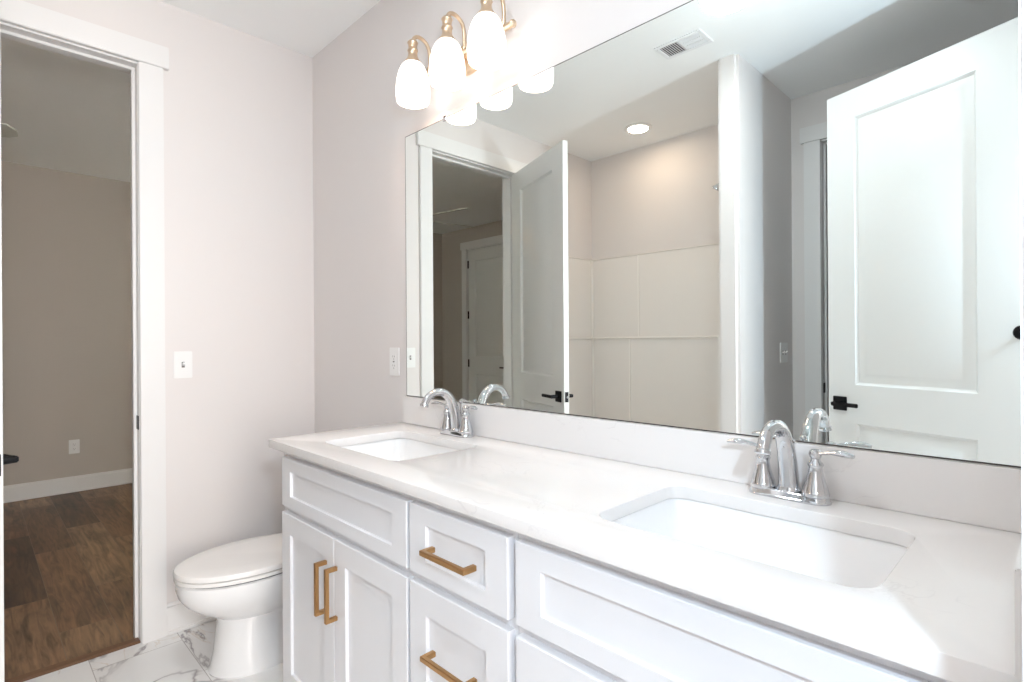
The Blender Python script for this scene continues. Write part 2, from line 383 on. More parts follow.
b = BM(); box(b, -0.046, -0.006, OY1-0.0025, OY1+0.001, 0.897, 0.955, 0.001); tag(obj('strike_plate', b, M_BLACK, t1), 'black strike plate', 'x'); del t1.children[-1]['category']
t2 = frame('trim_2', 'y', YS, YS-0.12, CX0, CX1, 'white casing around the closet doorway, seen in the mirror')
b = BM(); box(b, CX0-0.001, CX0+0.0025, YS-0.045, YS-0.008, 0.94, 1.0, 0.001); obj('strike_plate', b, M_BLACK, t2)['label'] = 'black strike plate'
t3 = frame('trim_3', 'x', XR, XR+0.12, EY0, EY1, 'white casing of the entry doorway at the vanity end', horn=(False, False), sgn=-1, th=0.011, skip1=True, cw=0.086)
t4 = frame('trim_4', 'y', -3.3, -3.4, -2.67, -1.88, 'white casing around the closed bedroom closet door')

def baseboard(name, segs, label):
    b = BM()
    for (x0, y0, x1, y1, nx, ny) in segs:
        for d, z0, z1, bev in ((0.014, 0, 0.118, 0.001), (0.010, 0.117, 0.134, 0.003), (0.024, 0, 0.018, 0.006)):
            xa, xb = sorted((x0, x1 + nx*d)) if nx else sorted((x0, x1)); ya, yb = sorted((y0, y1 + ny*d)) if ny else sorted((y0, y1))
            box(b, xa, xb, ya, yb, z0, z1, bev)
    return struct(name, b, M_TRIM, label, 'baseboard', True)
baseboard('baseboard_far', [(0, -0.672, 0, -0.0001, 1, 0), (0, -1.555, 0, -1.598, 1, 0)], 'white baseboard on the far wall between doorway and toilet')
baseboard('baseboard_mirror', [(0.024, 0, 0.86, 0, 0, -1)], 'white baseboard behind the toilet')
baseboard('baseboard_bedroom', [(-3.2, -3.29, -3.2, 1.9, 1, 0)], 'white baseboard along the far bedroom wall')
baseboard('baseboard_closet', [(1.565, -1.575, 1.565, YS+0.001, 1, 0), (1.46, -1.554, 1.56, -1.554, 0, 1), (1.59, YS, 1.638, YS, 0, 1)], 'white baseboard on the partition beside the closet doorway')
b = BM(); box(b, -0.045, 0.0, OY0, OY1, 0.0, 0.009, 0.003)
struct('trim_5', b, M_THR, 'narrow dark wood threshold strip in the bedroom doorway', 'threshold', True)

# ------------------------------------------------------------ panel slabs (doors, cabinet fronts)
def slab(bm, w, h, t, panels, prof, ch=0.002, both=True):
    """local coords: x 0..w, z 0..h, front at y=0 facing -y, back at y=t"""
    px0, px1 = panels[0][0], panels[0][1]
    xs = [ch, px0, px1, w-ch]; zs = [ch]
    for p in panels: zs += [p[2], p[3]]
    zs += [h-ch]
    def side(yf, s):
        V = {}
        def v(x, y, z):
            k = (round(x, 6), round(y, 6), round(z, 6))
            if k not in V: V[k] = bm.verts.new((x, y, z))
            return V[k]
        for i in range(3):
            for j in range(len(zs)-1):
                x0, x1, z0, z1 = xs[i], xs[i+1], zs[j], zs[j+1]
                if i == 1 and j % 2 == 1:
                    prev = [(x0, z0), (x1, z0), (x1, z1), (x0, z1)]; py = yf
                    for ins, dep in prof:
                        cur = [(x0+ins, z0+ins), (x1-ins, z0+ins), (x1-ins, z1-ins), (x0+ins, z1-ins)]; cy = yf + s*dep
                        for k in range(4):
                            a, c = prev[k], prev[(k+1) % 4]; d, e = cur[(k+1) % 4], cur[k]
                            bm.faces.new((v(a[0], py, a[1]), v(c[0], py, c[1]), v(d[0], cy, d[1]), v(e[0], cy, e[1])))
                        prev, py = cur, cy
                    bm.faces.new([v(a[0], py, a[1]) for a in prev])
                else:
                    bm.faces.new((v(x0, yf, z0), v(x1, yf, z0), v(x1, yf, z1), v(x0, yf, z1)))
        loop = [(x, zs[0]) for x in xs] + [(xs[-1], z) for z in zs[1:]] + [(x, zs[-1]) for x in xs[-2::-1]] + [(xs[0], z) for z in zs[-2:0:-1]]
        inner = [v(x, yf, z) for x, z in loop]
        def push(x, z):
            return (0 if x == xs[0] else (w if x == xs[-1] else x), 0 if z == zs[0] else (h if z == zs[-1] else z))
        outer = [bm.verts.new((push(x, z)[0], yf + s*ch, push(x, z)[1])) for x, z in loop]
        n = len(loop)
        for k in range(n): bm.faces.new((inner[k], inner[(k+1) % n], outer[(k+1) % n], outer[k]))
        return outer
    o1 = side(0.0, 1); o2 = side(t, -1) if both else None
    if not both:
        n = len(o1); o2 = [bm.verts.new((a.co.x, t, a.co.z)) for a in o1]; bm.faces.new(o2)
    n = len(o1)
    for k in range(n): bm.faces.new((o1[k], o1[(k+1) % n], o2[(k+1) % n], o2[k]))

DOORPROF = [(0.004, 0.004), (0.012, 0.012), (0.024, 0.012), (0.050, 0.004), (0.054, 0.003)]
def lever_set(root, P, ex, ey, nx, zc, both=True, flip=1):
    """lever sets on both faces of a leaf. P = point on front face at the spindle, ex = unit along leaf toward hinge, ey = outward normal of front face"""
    P = Vector(P); ex = Vector(ex); ey = Vector(ey); T = nx
    for s, base in ((1, P), (-1, P - ey*T)):
        n = ey*s
        xf = Matrix(((ex.x, n.x, 0, base.x), (ex.y, n.y, 0, base.y), (0, 0, 1, base.z), (0, 0, 0, 1)))
        b = BM(); box(b, -0.033, 0.033, 0, 0.009, -0.033, 0.033, 0.002)
        r = obj('handle_rose', b, M_BLACK, root, xf=xf)
        b = BM(); cyl(b, (0, 0.009, 0), 0.011, 0.042, (0, 1, 0)); box(b, -0.011, 0.118, 0.047, 0.058, -0.0095, 0.0095, 0.003); obj('lever', b, M_BLACK, r, xf=xf)

def leaf(name, hinge, free, side, label, bottom=0.012, knob_back=0.062, z_h=0.930, t=0.035, st=0.135):
    """hinge/free: xy of the visible face line; side = +1: thickness lies to the left of hinge->free ... """
    H = Vector((*hinge, 0)); Fp = Vector((*free, 0)); d = (Fp-H); L = d.length; d.normalize()
    n = Vector((d.y, -d.x, 0)) * side      # outward normal of the visible face
    xf = Matrix(((d.x, -n.x, 0, H.x), (d.y, -n.y, 0, H.y), (0, 0, 1, bottom), (0, 0, 0, 1)))
    hh = DH - 0.004 - bottom
    b = BM(); slab(b, L, hh, t, [(st, L-0.135, 0.24, 0.86-bottom+0.005), (st, L-0.135, 1.045-bottom, 2.30-bottom)], DOORPROF)
    o = tag(obj(name, b, M_DOOR, xf=xf), label, 'door', kind='structure')
    P = H + d*(L-knob_back) + Vector((0, 0, z_h))
    lever_set(o, P, -d, n, t, z_h)
    # latch plate on the free edge
    b = BM(); box(b, L-0.0005, L+0.0018, 0.006, 0.029, z_h-bottom-0.03, z_h-bottom+0.03, 0.0008); lp = obj('latch_plate', b, M_BLACK, o, xf=xf)
    b = BM(); box(b, L+0.0015, L+0.009, 0.012, 0.023, z_h-bottom-0.007, z_h-bottom+0.007, 0.002); obj('latch_bolt', b, M_CHROME, lp, xf=xf)
    for z in (0.22, 1.22, 2.2):
        b = BM(); cyl(b, (-0.004, t+0.004, z-0.05), 0.006, 0.1, n=14, bev=0.001); obj('hinge', b, M_BLACK, o, xf=xf)
    return o, xf, L
d1, xf1, L1 = leaf('door_1', (-0.002, -1.4705), (0.686, -1.205), 1 if False else -1, 'white two panel bathroom door standing open against the bedroom doorway, black lever')
d2, xf2, L2 = leaf('door_2', (2.675, -1.4495), (1.928, -1.733), 1, 'large white two panel door with black lever filling the right of the mirror', z_h=0.953, st=0.180)
b = BM(); lathe(b, [(0.010, 0), (0.011, 0.012), (0.024, 0.016), (0.026, 0.03), (0.022, 0.036)], (0.032, 0, 1.268), (0, -1, 0), 24)
obj('bumper', b, M_BLACK, d2, xf=xf2)['label'] = 'round black hinge bumper'
# closed closet door of the bedroom
b = BM(); slab(b, 0.786, 2.42, 0.035, [(0.13, 0.786-0.13, 0.24, 0.83), (0.13, 0.786-0.13, 1.05, 2.28)], DOORPROF)
xf = Matrix(((-1, 0, 0, -1.882), (0, -1, 0, -3.318), (0, 0, 1, 0.012), (0, 0, 0, 1)))
d3 = tag(obj('door_3', b, M_DOOR, xf=xf), 'closed two panel bedroom closet door in shade, seen in the mirror', 'door', kind='structure')
for z in (0.33, 0.98, 1.6, 2.25)[1:]:
    b = BM(); box(b, -2.675, -2.655, -3.318, -3.303, z-0.05, z+0.05, 0.003); obj('hinge', b, M_BLACK, d3)['label'] = 'black hinge'
b = BM(); box(b, -1.965, -1.915, -3.318, -3.309, 0.915, 0.965, 0.002); kr = obj('handle_rose', b, M_BLACK, d3)
b = BM(); cyl(b, (-1.94, -3.309, 0.94), 0.009, 0.04, (0, 1, 0), 16); box(b, -2.045, -1.93, -3.275, -3.265, 0.932, 0.948, 0.003); obj('lever', b, M_BLACK, kr)

# ------------------------------------------------------------ vanity
CF = -0.549; DF = -0.535; FF = -0.515    # counter front, door faces, face frame
ZT = 0.933; ZC = 0.905
def shaker(name, x0, x1, z0, z1, parent, rail=0.063):
    b = BM(); slab(b, x1-x0, z1-z0, 0.02, [(rail, x1-x0-rail, rail, z1-z0-rail)] if z1-z0 > 0.2 else [(rail, x1-x0-rail, 0.037, z1-z0-0.040)],
                   [(0.0008, 0.0), (0.0022, 0.009)], 0.0015, both=False)
    return obj(name, b, M_CAB, parent, True, Matrix.Translation((x0, DF, z0)))
def pull(parent, c, L, vertical):
    b = BM(); x, z = c; y = DF; s = 0.0058
    if vertical:
        box(b, x-s, x+s, y-0.036, y-0.025, z-L/2, z+L/2, 0.0012)
        for q in (-1, 1): zz = z + q*(L/2-s); box(b, x-s, x+s, y-0.027, y, zz-s, zz+s, 0.0008)
    else:
        box(b, x-L/2, x+L/2, y-0.036, y-0.025, z-s, z+s, 0.0012)
        for q in (-1, 1): xx = x + q*(L/2-s); box(b, xx-s, xx+s, y-0.027, y, z-s, z+s, 0.0008)
    o = obj('bar_pull', b, M_BRASS, parent); return o
def cabinet(x0, x1, label, lend=False, rend=False):
    r = empty('vanity_cabinet', ((x0+x1)/2, -0.26, 0)); tag(r, label, 'cabinet', 'white shaker vanity cabinets')
    b = BM(); g = 0.0004; x0 += g; x1 -= g
    box(b, x0, x0+0.018, -0.497, -0.001, 0.0, ZC-0.0005, 0.0008); box(b, x1-0.018, x1, -0.497, -0.001, 0.0, ZC-0.0005, 0.0008)
    box(b, x0+0.018, x1-0.018, -0.497, -0.001, 0.1, 0.118); box(b, x0+0.018, x1-0.018, -0.012, -0.001, 0.118, ZC-0.1)
    box(b, x0+0.018, x1-0.018, -0.455, -0.44, 0.0, 0.1)
    obj('body', b, M_CAB, r)
    b = BM(); st = 0.036
    box(b, x0, x0+st, FF, -0.497, 0.1, ZC-0.0005, 0.0008); box(b, x1-st, x1, FF, -0.497, 0.1, ZC-0.0005, 0.0008)
    box(b, x0+st, x1-st, FF, -0.497, ZC-0.045, ZC-0.0005); box(b, x0+st, x1-st, FF, -0.497, 0.1, 0.135); box(b, x0+st, x1-st, FF, -0.497, 0.69, 0.735)
    obj('face_frame', b, M_CAB, r)
    return r
VX0 = 0.880
c1 = cabinet(VX0, 1.646, 'left white sink cabinet with two doors and upright brass pulls')
c2 = cabinet(1.646, 1.994, 'white drawer cabinet with horizontal brass pulls between the sink cabinets')
c3 = cabinet(1.994, XR-0.002, 'right white sink cabinet with a wide false front, cut off by the frame')
def fr(x0, x1, z0, z1, p, name='false_front'): return shaker(name, x0, x1, z0, z1, p)
fr(0.910, 1.640, 0.722, 0.882, c1); fr(2.006, 2.70, 0.722, 0.882, c3)
dl = fr(0.908, 1.271, 0.12, 0.700, c1, 'door'); pull(dl, (1.226, 0.551), 0.152, True)
dr = fr(1.2745, 1.640, 0.12, 0.700, c1, 'door'); pull(dr, (1.289, 0.551), 0.152, True)
dl = fr(2.006, 2.3525, 0.12, 0.700, c3, 'door'); pull(dl, (2.324, 0.551), 0.152, True)
dr = fr(2.356, 2.70, 0.12, 0.700, c3, 'door'); pull(dr, (2.386, 0.551), 0.152, True)
for z0, z1 in ((0.722, 0.882), (0.424, 0.700), (0.12, 0.402)):
    d = fr(1.652, 1.984, z0, z1, c2, 'drawer')
    pull(d, (1.818, z0+(z1-z0)*(0.47 if z1 > 0.8 else 0.51)), 0.152, False)

# countertop with two sink cut-outs
def rrect(cx, cy, hx, hy, r, n=7):
    pts = []
    for (sx, sy, a0) in ((1, 1, 0), (-1, 1, 90), (-1, -1, 180), (1, -1, 270)):
        for i in range(n+1):
            a = math.radians(a0 + 90*i/n); pts.append((cx + sx*(hx-r) + r*math.cos(a), cy + sy*(hy-r) + r*math.sin(a)))
    return pts
SINKS = [(1.232, -0.289, 0.222, 0.156), (2.341, -0.287, 0.226, 0.156)]
def ctop(outer, holes, z0, z1, bev):
    cu = bpy.data.curves.new('c', 'CURVE'); cu.dimensions = '2D'; cu.fill_mode = 'BOTH'; cu.extrude = (z1-z0)/2 - bev; cu.bevel_depth = bev; cu.bevel_resolution = 2; cu.offset = -bev
    for pts in [outer] + holes:
        s = cu.splines.new('POLY'); s.points.add(len(pts)-1); s.use_cyclic_u = True
        for p, q in zip(s.points, pts): p.co = (q[0], q[1], 0, 1)
    o = bpy.data.objects.new('c', cu); COL.objects.link(o); dg = bpy.context.evaluated_depsgraph_get(); dg.update()
    me = bpy.data.meshes.new_from_object(o.evaluated_get(dg)); bpy.data.objects.remove(o)
    b = BM(); b.from_mesh(me); bmesh.ops.translate(b, vec=(0, 0, (z0+z1)/2), verts=b.verts[:]); bmesh.ops.remove_doubles(b, verts=b.verts[:], dist=1e-5)
    return b
b = ctop([(0.836, CF), (XR-0.001, CF), (XR-0.001, -0.0005), (0.836, -0.0005)], [rrect(*s[:2], s[2], s[3], 0.04)[::-1] for s in SINKS], ZC, ZT, 0.002)
ct = tag(obj('countertop', b, M_QTZ), 'long white quartz vanity countertop with two undermount sinks', 'countertop')
b = BM(); box(b, 0.8465, XR-0.0215, -0.0205, -0.0005, ZT+0.0002, 1.040, 0.0015); obj('backsplash', b, M_QTZ, ct)
b = BM(); box(b, XR-0.021, XR-0.001, CF-0.008, -0.0005, ZT+0.0002, 1.040, 0.0015); obj('side_splash', b, M_QTZ, ct)

def sink(cx, cy, hx, hy, label):
    r = empty('undermount_sink', (cx, cy, 0.76)); tag(r, label, 'sink', 'undermount vanity sinks')
    b = BM(); rings = []
    seq = [(0.035, ZC-0.014, 0.05), (0.035, ZC-0.0008, 0.05), (0.006, ZC-0.0008, 0.045), (0.003, ZC-0.004, 0.043), (-0.004, ZC-0.03, 0.04), (-0.028, ZC-0.09, 0.05), (-0.06, ZC-0.128, 0.06), (-0.10, ZC-0.140, 0.05)]
    for i, z, rr in seq: rings.append([(x, y, z) for x, y in rrect(cx, cy, hx+i, hy+i*0.85, rr)])
    rings.append([(cx + 0.024*math.cos(2*PI*k/32 + PI/32*0), cy + 0.02 + 0.024*math.sin(2*PI*k/32), ZC-0.146) for k in range(32)])
    # outside shell below
    out = [(0.035, ZC-0.014, 0.05), (0.012, ZC-0.016, 0.045), (0.006, ZC-0.04, 0.045), (-0.02, ZC-0.11, 0.06), (-0.09, ZC-0.156, 0.05)]
    loft(b, rings, False, False)
    loft(b, [[(x, y, z) for x, y in rrect(cx, cy, hx+i, hy+i*0.85, rr)] for i, z, rr in out], False, True)
    bmesh.ops.remove_doubles(b, verts=b.verts[:], dist=1e-5)
    obj('basin', b, M_CER, r)
    b = BM(); lathe(b, [(0.0245, -0.002), (0.0245, 0.001), (0.020, 0.0015), (0.018, -0.001), (0.017, 0.002), (0.010, 0.0045), (0.0, 0.005)], (cx, cy+0.02, ZC-0.1455), n=32, cap1=False); obj('drain', b, M_CHROME, r)
    return r
sink(*SINKS[0], 'white rectangular undermount sink near the toilet end of the counter')
sink(*SINKS[1], 'white rectangular undermount sink nearest the camera')

# faucets
def faucet(cx, cy, label):
    r = empty('bathroom_faucet', (cx, cy, ZT)); tag(r, label, 'faucet', 'chrome centerset faucets')
    T = Matrix.Translation((cx, cy, ZT))
    b = BM(); rings = []
    for ins, z in ((0.0, 0.0003), (0.0, 0.004), (0.003, 0.007), (0.005, 0.014), (0.007, 0.016)):
        pts = []
        for (sx, sy, a0) in ((1, 1, 0), (-1, 1, 90), (-1, -1, 180), (1, -1, 270)):
            for i in range(9):
                a = math.radians(a0 + 90*i/8); pts.append((sx*0.050 + (0.0295-ins)*math.cos(a), (0.0275-ins)*math.sin(a), z))
        rings.append(pts)
    loft(b, rings); obj('base_plate', b, M_CHROME, r, xf=T)
    for s in (-1, 1):
        b = BM(); lathe(b, [(0.025, 0.014), (0.0255, 0.020), (0.0235, 0.023), (0.0225, 0.030), (0.0185, 0.042), (0.0145, 0.056), (0.0125, 0.070), (0.0135, 0.073), (0.0150, 0.076), (0.0135, 0.080), (0.0095, 0.084), (0.0085, 0.088), (0.0110, 0.092), (0.0125, 0.097), (0.0115, 0.102), (0.007, 0.106), (0.0, 0.107)], (s*0.051, 0, 0), n=32, cap1=False)
        h = obj('handle_body', b, M_CHROME, r, xf=T)
        b = BM(); pts = bez((s*0.051, -0.002, 0.097), (s*0.068, -0.004, 0.100), (s*0.085, -0.010, 0.111), (s*0.122, -0.014, 0.103), 14)
        rd = [0.008 - 0.0025*math.sin(PI*min(1, i/7)) if i < 7 else 0.006 + 0.004*math.sin(PI*0.5*(i-7)/5) if i < 12 else 0.0095 - 0.0035*(i-12)/2 for i in range(15)]
        tube(b, pts, rd, 14, flat=(0.62, 1.0)); obj('lever', b, M_CHROME, h, xf=T)
    b = BM()
    lathe(b, [(0.024, 0.014), (0.0245, 0.018), (0.022, 0.022), (0.020, 0.026)], (0, 0.002, 0), n=32)
    p = bez((0, 0.002, 0.02), (0, -0.004, 0.085), (0, -0.022, 0.156), (0, -0.076, 0.156), 16)[:-1] + bez((0, -0.076, 0.156), (0, -0.110, 0.156), (0, -0.130, 0.138), (0, -0.137, 0.115), 14)
    n = len(p); rd = [0.0205 - 0.0085*min(1, i/(n*0.62)) for i in range(n)]
    tube(b, p, rd, 20); lathe(b, [(0.0125, 0), (0.0145, 0.003), (0.0145, 0.009), (0.011, 0.011)], (0, -0.1355, 0.120), Vector((0, -0.008, -0.026)), 20)
    obj('spout', b, M_CHROME, r, xf=T)
    b = BM(); cyl(b, (0, 0.0205, 0.014), 0.0026, 0.095, n=12); lathe(b, [(0.003, 0), (0.0065, 0.003), (0.0075, 0.008), (0.005, 0.0125), (0.0, 0.0135)], (0, 0.0205, 0.106), n=16, cap1=False)
    obj('lift_rod', b, M_CHROME, r, xf=T)
faucet(1.240, -0.058, 'curved chrome faucet behind the sink at the toilet end')
faucet(2.337, -0.062, 'curved chrome faucet behind the sink nearest the camera')

# ------------------------------------------------------------ mirror
b = BM(); box(b, 0.857, 2.690, -0.0058, -0.0009, 1.0435, 2.093)
mi = obj('wall_mirror_glass', b, M_MIR, smooth=False); mi.name = 'vanity_mirror'
tag(mi, 'wide frameless mirror on the wall above the vanity backsplash', 'mirror')
b = BM()
for x0, x1, z0, z1 in ((0.8546, 0.8569, 1.0408, 2.0956), (2.6901, 2.6924, 1.0408, 2.0956), (0.8569, 2.6901, 1.0408, 1.0434), (0.8569, 2.6901, 2.0931, 2.0956)):
    box(b, x0, x1, -0.0059, -0.0006, z0, z1)
obj('edge_strip', b, M_EDGE, mi, False)
for x in (1.12, 2.42):
    b = BM(); box(b, x-0.012, x+0.012, -0.0075, -0.006, 2.085, 2.104, 0.0005); box(b, x-0.006, x+0.006, -0.0075, -0.0006, 2.0958, 2.104, 0.0004); obj('clip', b, M_CHROME, mi)

# ------------------------------------------------------------ vanity light
LX = (1.075, 1.277, 1.476); LY = -0.118; BZ = 2.268
r = empty('vanity_light', (1.266, 0, BZ)); tag(r, 'three shade brass vanity light with lit white glass above the mirror', 'light fixture')
b = BM(); rings = []
for ins, y in ((0, -0.0003), (0, -0.010), (0.006, -0.016), (0.02, -0.019)):
    rings.append([(1.266 + (0.085-ins)*math.cos(2*PI*k/40), y, BZ + (0.058-ins)*math.sin(2*PI*k/40)) for k in range(40)])
loft(b, rings); obj('backplate', b, M_BRASSL, r)
b = BM(); cyl(b, (1.266, -0.016, BZ), 0.010, 0.024, (0, -1, 0))
lathe(b, [(0.0, -0.006), (0.008, -0.004), (0.012, 0.0), (0.013, 0.004), (0.011, 0.009), (0.0105, 0.012), (0.0105, 0.498), (0.011, 0.501), (0.013, 0.506), (0.012, 0.510), (0.008, 0.514), (0.0, 0.516)], (1.011, -0.042, BZ), (1, 0, 0), 24, False, False)
obj('crossbar', b, M_BRASSL, r)
for x in LX:
    b = BM()
    p = bez((x, -0.042, BZ+0.004), (x, -0.042, BZ+0.05), (x, -0.040, BZ+0.075), (x, -0.050, BZ+0.092), 8)[:-1] + bez((x, -0.050, BZ+0.092), (x, -0.062, BZ+0.118), (x, LY, BZ+0.128), (x, LY, BZ+0.078), 14)
    tube(b, p, 0.0068, 14)
    lathe(b, [(0.0, 0.0), (0.012, 0.001), (0.012, 0.010), (0.008, 0.013)], (x, -0.042, BZ+0.006), (0, 0, 1), 18, False, True)
    a = obj('arm', b, M_BRASSL, r)
    b = BM(); lathe(b, [(0.0, 2.362), (0.009, 2.361), (0.016, 2.356), (0.0195, 2.350), (0.0165, 2.344), (0.0155, 2.330), (0.0185, 2.325), (0.0195, 2.321), (0.0165, 2.316), (0.0165, 2.306), (0.018, 2.298), (0.024, 2.288), (0.031, 2.279), (0.033, 2.273), (0.0, 2.270)], (x, LY, 0), n=28, cap0=False, cap1=False); obj('socket_cup', b, M_BRASSL, a)
    b = BM()
    pr = [(0.028, 2.276), (0.033, 2.273), (0.042, 2.262), (0.050, 2.245), (0.056, 2.224), (0.060, 2.200), (0.062, 2.175), (0.0615, 2.155), (0.0600, 2.141), (0.0575, 2.133)]
    inn = [(q-0.0035, z) for q, z in pr[::-1]]
    lathe(b, pr + inn, (x, LY, 0), n=40, cap0=False, cap1=True)
    obj('shade', b, M_SHADE, r)['label'] = 'lit white glass shade'

# ------------------------------------------------------------ ceiling fittings
r = empty('flush_ceiling_light', (1.75, -1.01, CZ)); tag(r, 'round white flush ceiling light at the top edge of the mirror', 'ceiling light')
b = BM(); lathe(b, [(0.0, 0.0), (0.112, 0.0), (0.114, -0.003), (0.114, -0.014), (0.108, -0.018)], (1.75, -1.01, CZ-0.0003), n=48, cap0=False); obj('base', b, M_PLATE, r)
b = BM(); lathe(b, [(0.106, -0.0185), (0.109, -0.023), (0.107, -0.031), (0.095, -0.039), (0.07, -0.045), (0.035, -0.048), (0.0, -0.049)], (1.75, -1.01, CZ), n=48, cap0=True, cap1=False); obj('diffuser', b, M_FLUSH, r)

r = empty('recessed_shower_light', (0.66, -2.055, CZ)); tag(r, 'small round recessed light in the shower ceiling', 'ceiling light')
b = BM(); lathe(b, [(0.070, 0.0), (0.096, 0.0), (0.096, -0.003), (0.088, -0.006), (0.072, -0.006), (0.070, -0.003)], (0.66, -2.055, CZ-0.0003), n=48, cap0=False, cap1=False); obj('trim_ring', b, M_PLATE, r)
b = BM(); lathe(b, [(0.0, 0.0), (0.070, 0.0), (0.070, -0.004), (0.0, -0.004)], (0.66, -2.055, CZ-0.0005), n=48, cap0=False, cap1=False); obj('diffuser', b, M_CAN, r)

VX = (1.283, 1.533); VY = (-1.357, -1.207)
r = empty('ceiling_vent', (1.408, -1.282, CZ)); tag(r, 'white rectangular air register on the ceiling, seen in the mirror', 'vent')
b = BM(); z1 = CZ-0.0003; z0 = CZ-0.007
box(b, VX[0], VX[1], VY[0], VY[0]+0.022, z0, z1, 0.002); box(b, VX[0], VX[1], VY[1]-0.022, VY[1], z0, z1, 0.002); box(b, VX[0], VX[0]+0.022, VY[0]+0.022, VY[1]-0.022, z0, z1, 0.002); box(b, VX[1]-0.022, VX[1], VY[0]+0.022, VY[1]-0.022, z0, z1, 0.002)
box(b, 1.402, 1.414, VY[0]+0.022, VY[1]-0.022, z0, z1, 0.001)
obj('frame', b, M_VENT, r)
b = BM(); box(b, VX[0]+0.02, VX[1]-0.02, VY[0]+0.02, VY[1]-0.02, CZ-0.0012, CZ-0.0003); obj('duct_shade_sheet', b, M_DARK, r)  # thin dark sheet painted as the shade inside the duct
for half, (xa, xb), ang in ((0, (VX[0]+0.024, 1.402), -1), (1, (1.414, VX[1]-0.024), 1)):
    b = BM(); n = 8
    for i in range(n):
        x = xa + (xb-xa)*(i+0.5)/n; q = 0.0052
        vs = [(x-ang*q, CZ-0.0075), (x-ang*q+0.0012, CZ-0.0075), (x+ang*q+0.0012, CZ-0.0018), (x+ang*q, CZ-0.0018)]
        loft(b, [[(a, VY[0]+0.023, c) for a, c in vs], [(a, VY[1]-0.023, c) for a, c in vs]])
    if half:
        for k in (1, 2): yy = VY[0]+0.023 + k*(VY[1]-VY[0]-0.046)/3; box(b, xa, xb, yy-0.002, yy+0.002, CZ-0.0078, CZ-0.0055)
    obj('louvers', b, M_VENT, r)

# ------------------------------------------------------------ wall plates
def plate_at(name, P, right, nrm, gang, kind, label, cat):
    """P centre on wall, right = horizontal unit along wall, nrm = outward"""
    right = Vector(right); nrm = Vector(nrm)
    xf = Matrix(((right.x, -nrm.x, 0, P[0]), (right.y, -nrm.y, 0, P[1]), (0, 0, 1, P[2]), (0, 0, 0, 1)))
    r = empty(name, P); tag(r, label, cat)
    hw = 0.0365 if gang == 1 else 0.0585
    b = BM(); box(b, -hw, hw, -0.006, -0.0003, -0.059, 0.059, 0.0022); obj('cover_plate', b, M_PLATE, r, xf=xf)
    cs = [0] if gang == 1 else [-0.023, 0.023]
    for c in cs:
        if kind == 'toggle':
            b = BM(); box(b, c-0.006, c+0.006, -0.0065, -0.0055, -0.0125, 0.0125, 0.0003); obj('toggle_slot', b, M_SLOT, r, xf=xf)
            b = BM(); ring = lambda z, y0, s: [(c-s, y0, z-s), (c+s, y0, z-s), (c+s, y0, z+s), (c-s, y0, z+s)]
            loft(b, [ring(0.0, -0.006, 0.0046), ring(0.007, -0.018, 0.0032)]); obj('toggle', b, M_PLATE, r, xf=xf)
            for z in (-0.03, 0.03): b = BM(); cyl(b, (c, -0.006, z), 0.0028, 0.0012, (0, -1, 0), 12); obj('screw', b, M_PLATE, r, xf=xf)
        elif kind == 'decora':
            b = BM(); box(b, c-0.0167, c+0.0167, -0.0078, -0.0058, -0.0335, 0.0335, 0.0008); f = obj('receptacle', b, M_PLATE, r, xf=xf)
            b = BM()
            for s in (-1, 1):
                box(b, c-0.0075, c-0.0055, -0.0081, -0.0076, s*0.019-0.001, s*0.019+0.007); box(b, c+0.0055, c+0.0075, -0.0081, -0.0076, s*0.019-0.001, s*0.019+0.006); cyl(b, (c, -0.0076, s*0.019-0.008), 0.0023, 0.0005, (0, -1, 0), 10)
            box(b, c-0.006, c+0.006, -0.0084, -0.0076, -0.0025, 0.0025)
            obj('sockets', b, M_SLOT, f, xf=xf)
        else:
            for s in (-1, 1):
                b = BM(); lathe(b, [(0.0165, 0), (0.0165, 0.0015), (0.0155, 0.0022)], (c, -0.0058, s*0.0195), (0, -1, 0), 24); f = obj('receptacle', b, M_PLATE, r, xf=xf)
                b = BM()
                box(b, c-0.0075, c-0.0055, -0.0086, -0.0076, s*0.0195, s*0.0195+0.008); box(b, c+0.0055, c+0.0075, -0.0086, -0.0076, s*0.0195, s*0.0195+0.007); cyl(b, (c, -0.0076, s*0.0195-0.006), 0.0024, 0.001, (0, -1, 0), 10)
                obj('sockets', b, M_SLOT, f, xf=xf)
plate_at('light_switch', (0, -0.602, 1.166), (0, 1, 0), (1, 0, 0), 1, 'toggle', 'single white toggle switch on the wall between doorway and toilet', 'light switch')
plate_at('wall_outlet', (0.763, 0, 1.178), (1, 0, 0), (0, -1, 0), 1, 'decora', 'white outlet on the wall left of the mirror above the counter end', 'outlet')
plate_at('light_switch', (1.565, -2.185, 1.182), (0, 1, 0), (1, 0, 0), 2, 'toggle', 'two toggle switch plate beside the closet doorway, seen in the mirror', 'light switch')
plate_at('wall_outlet', (-3.2, -0.645, 0.385), (0, 1, 0), (1, 0, 0), 1, 'duplex', 'white outlet low on the dim bedroom wall', 'outlet')

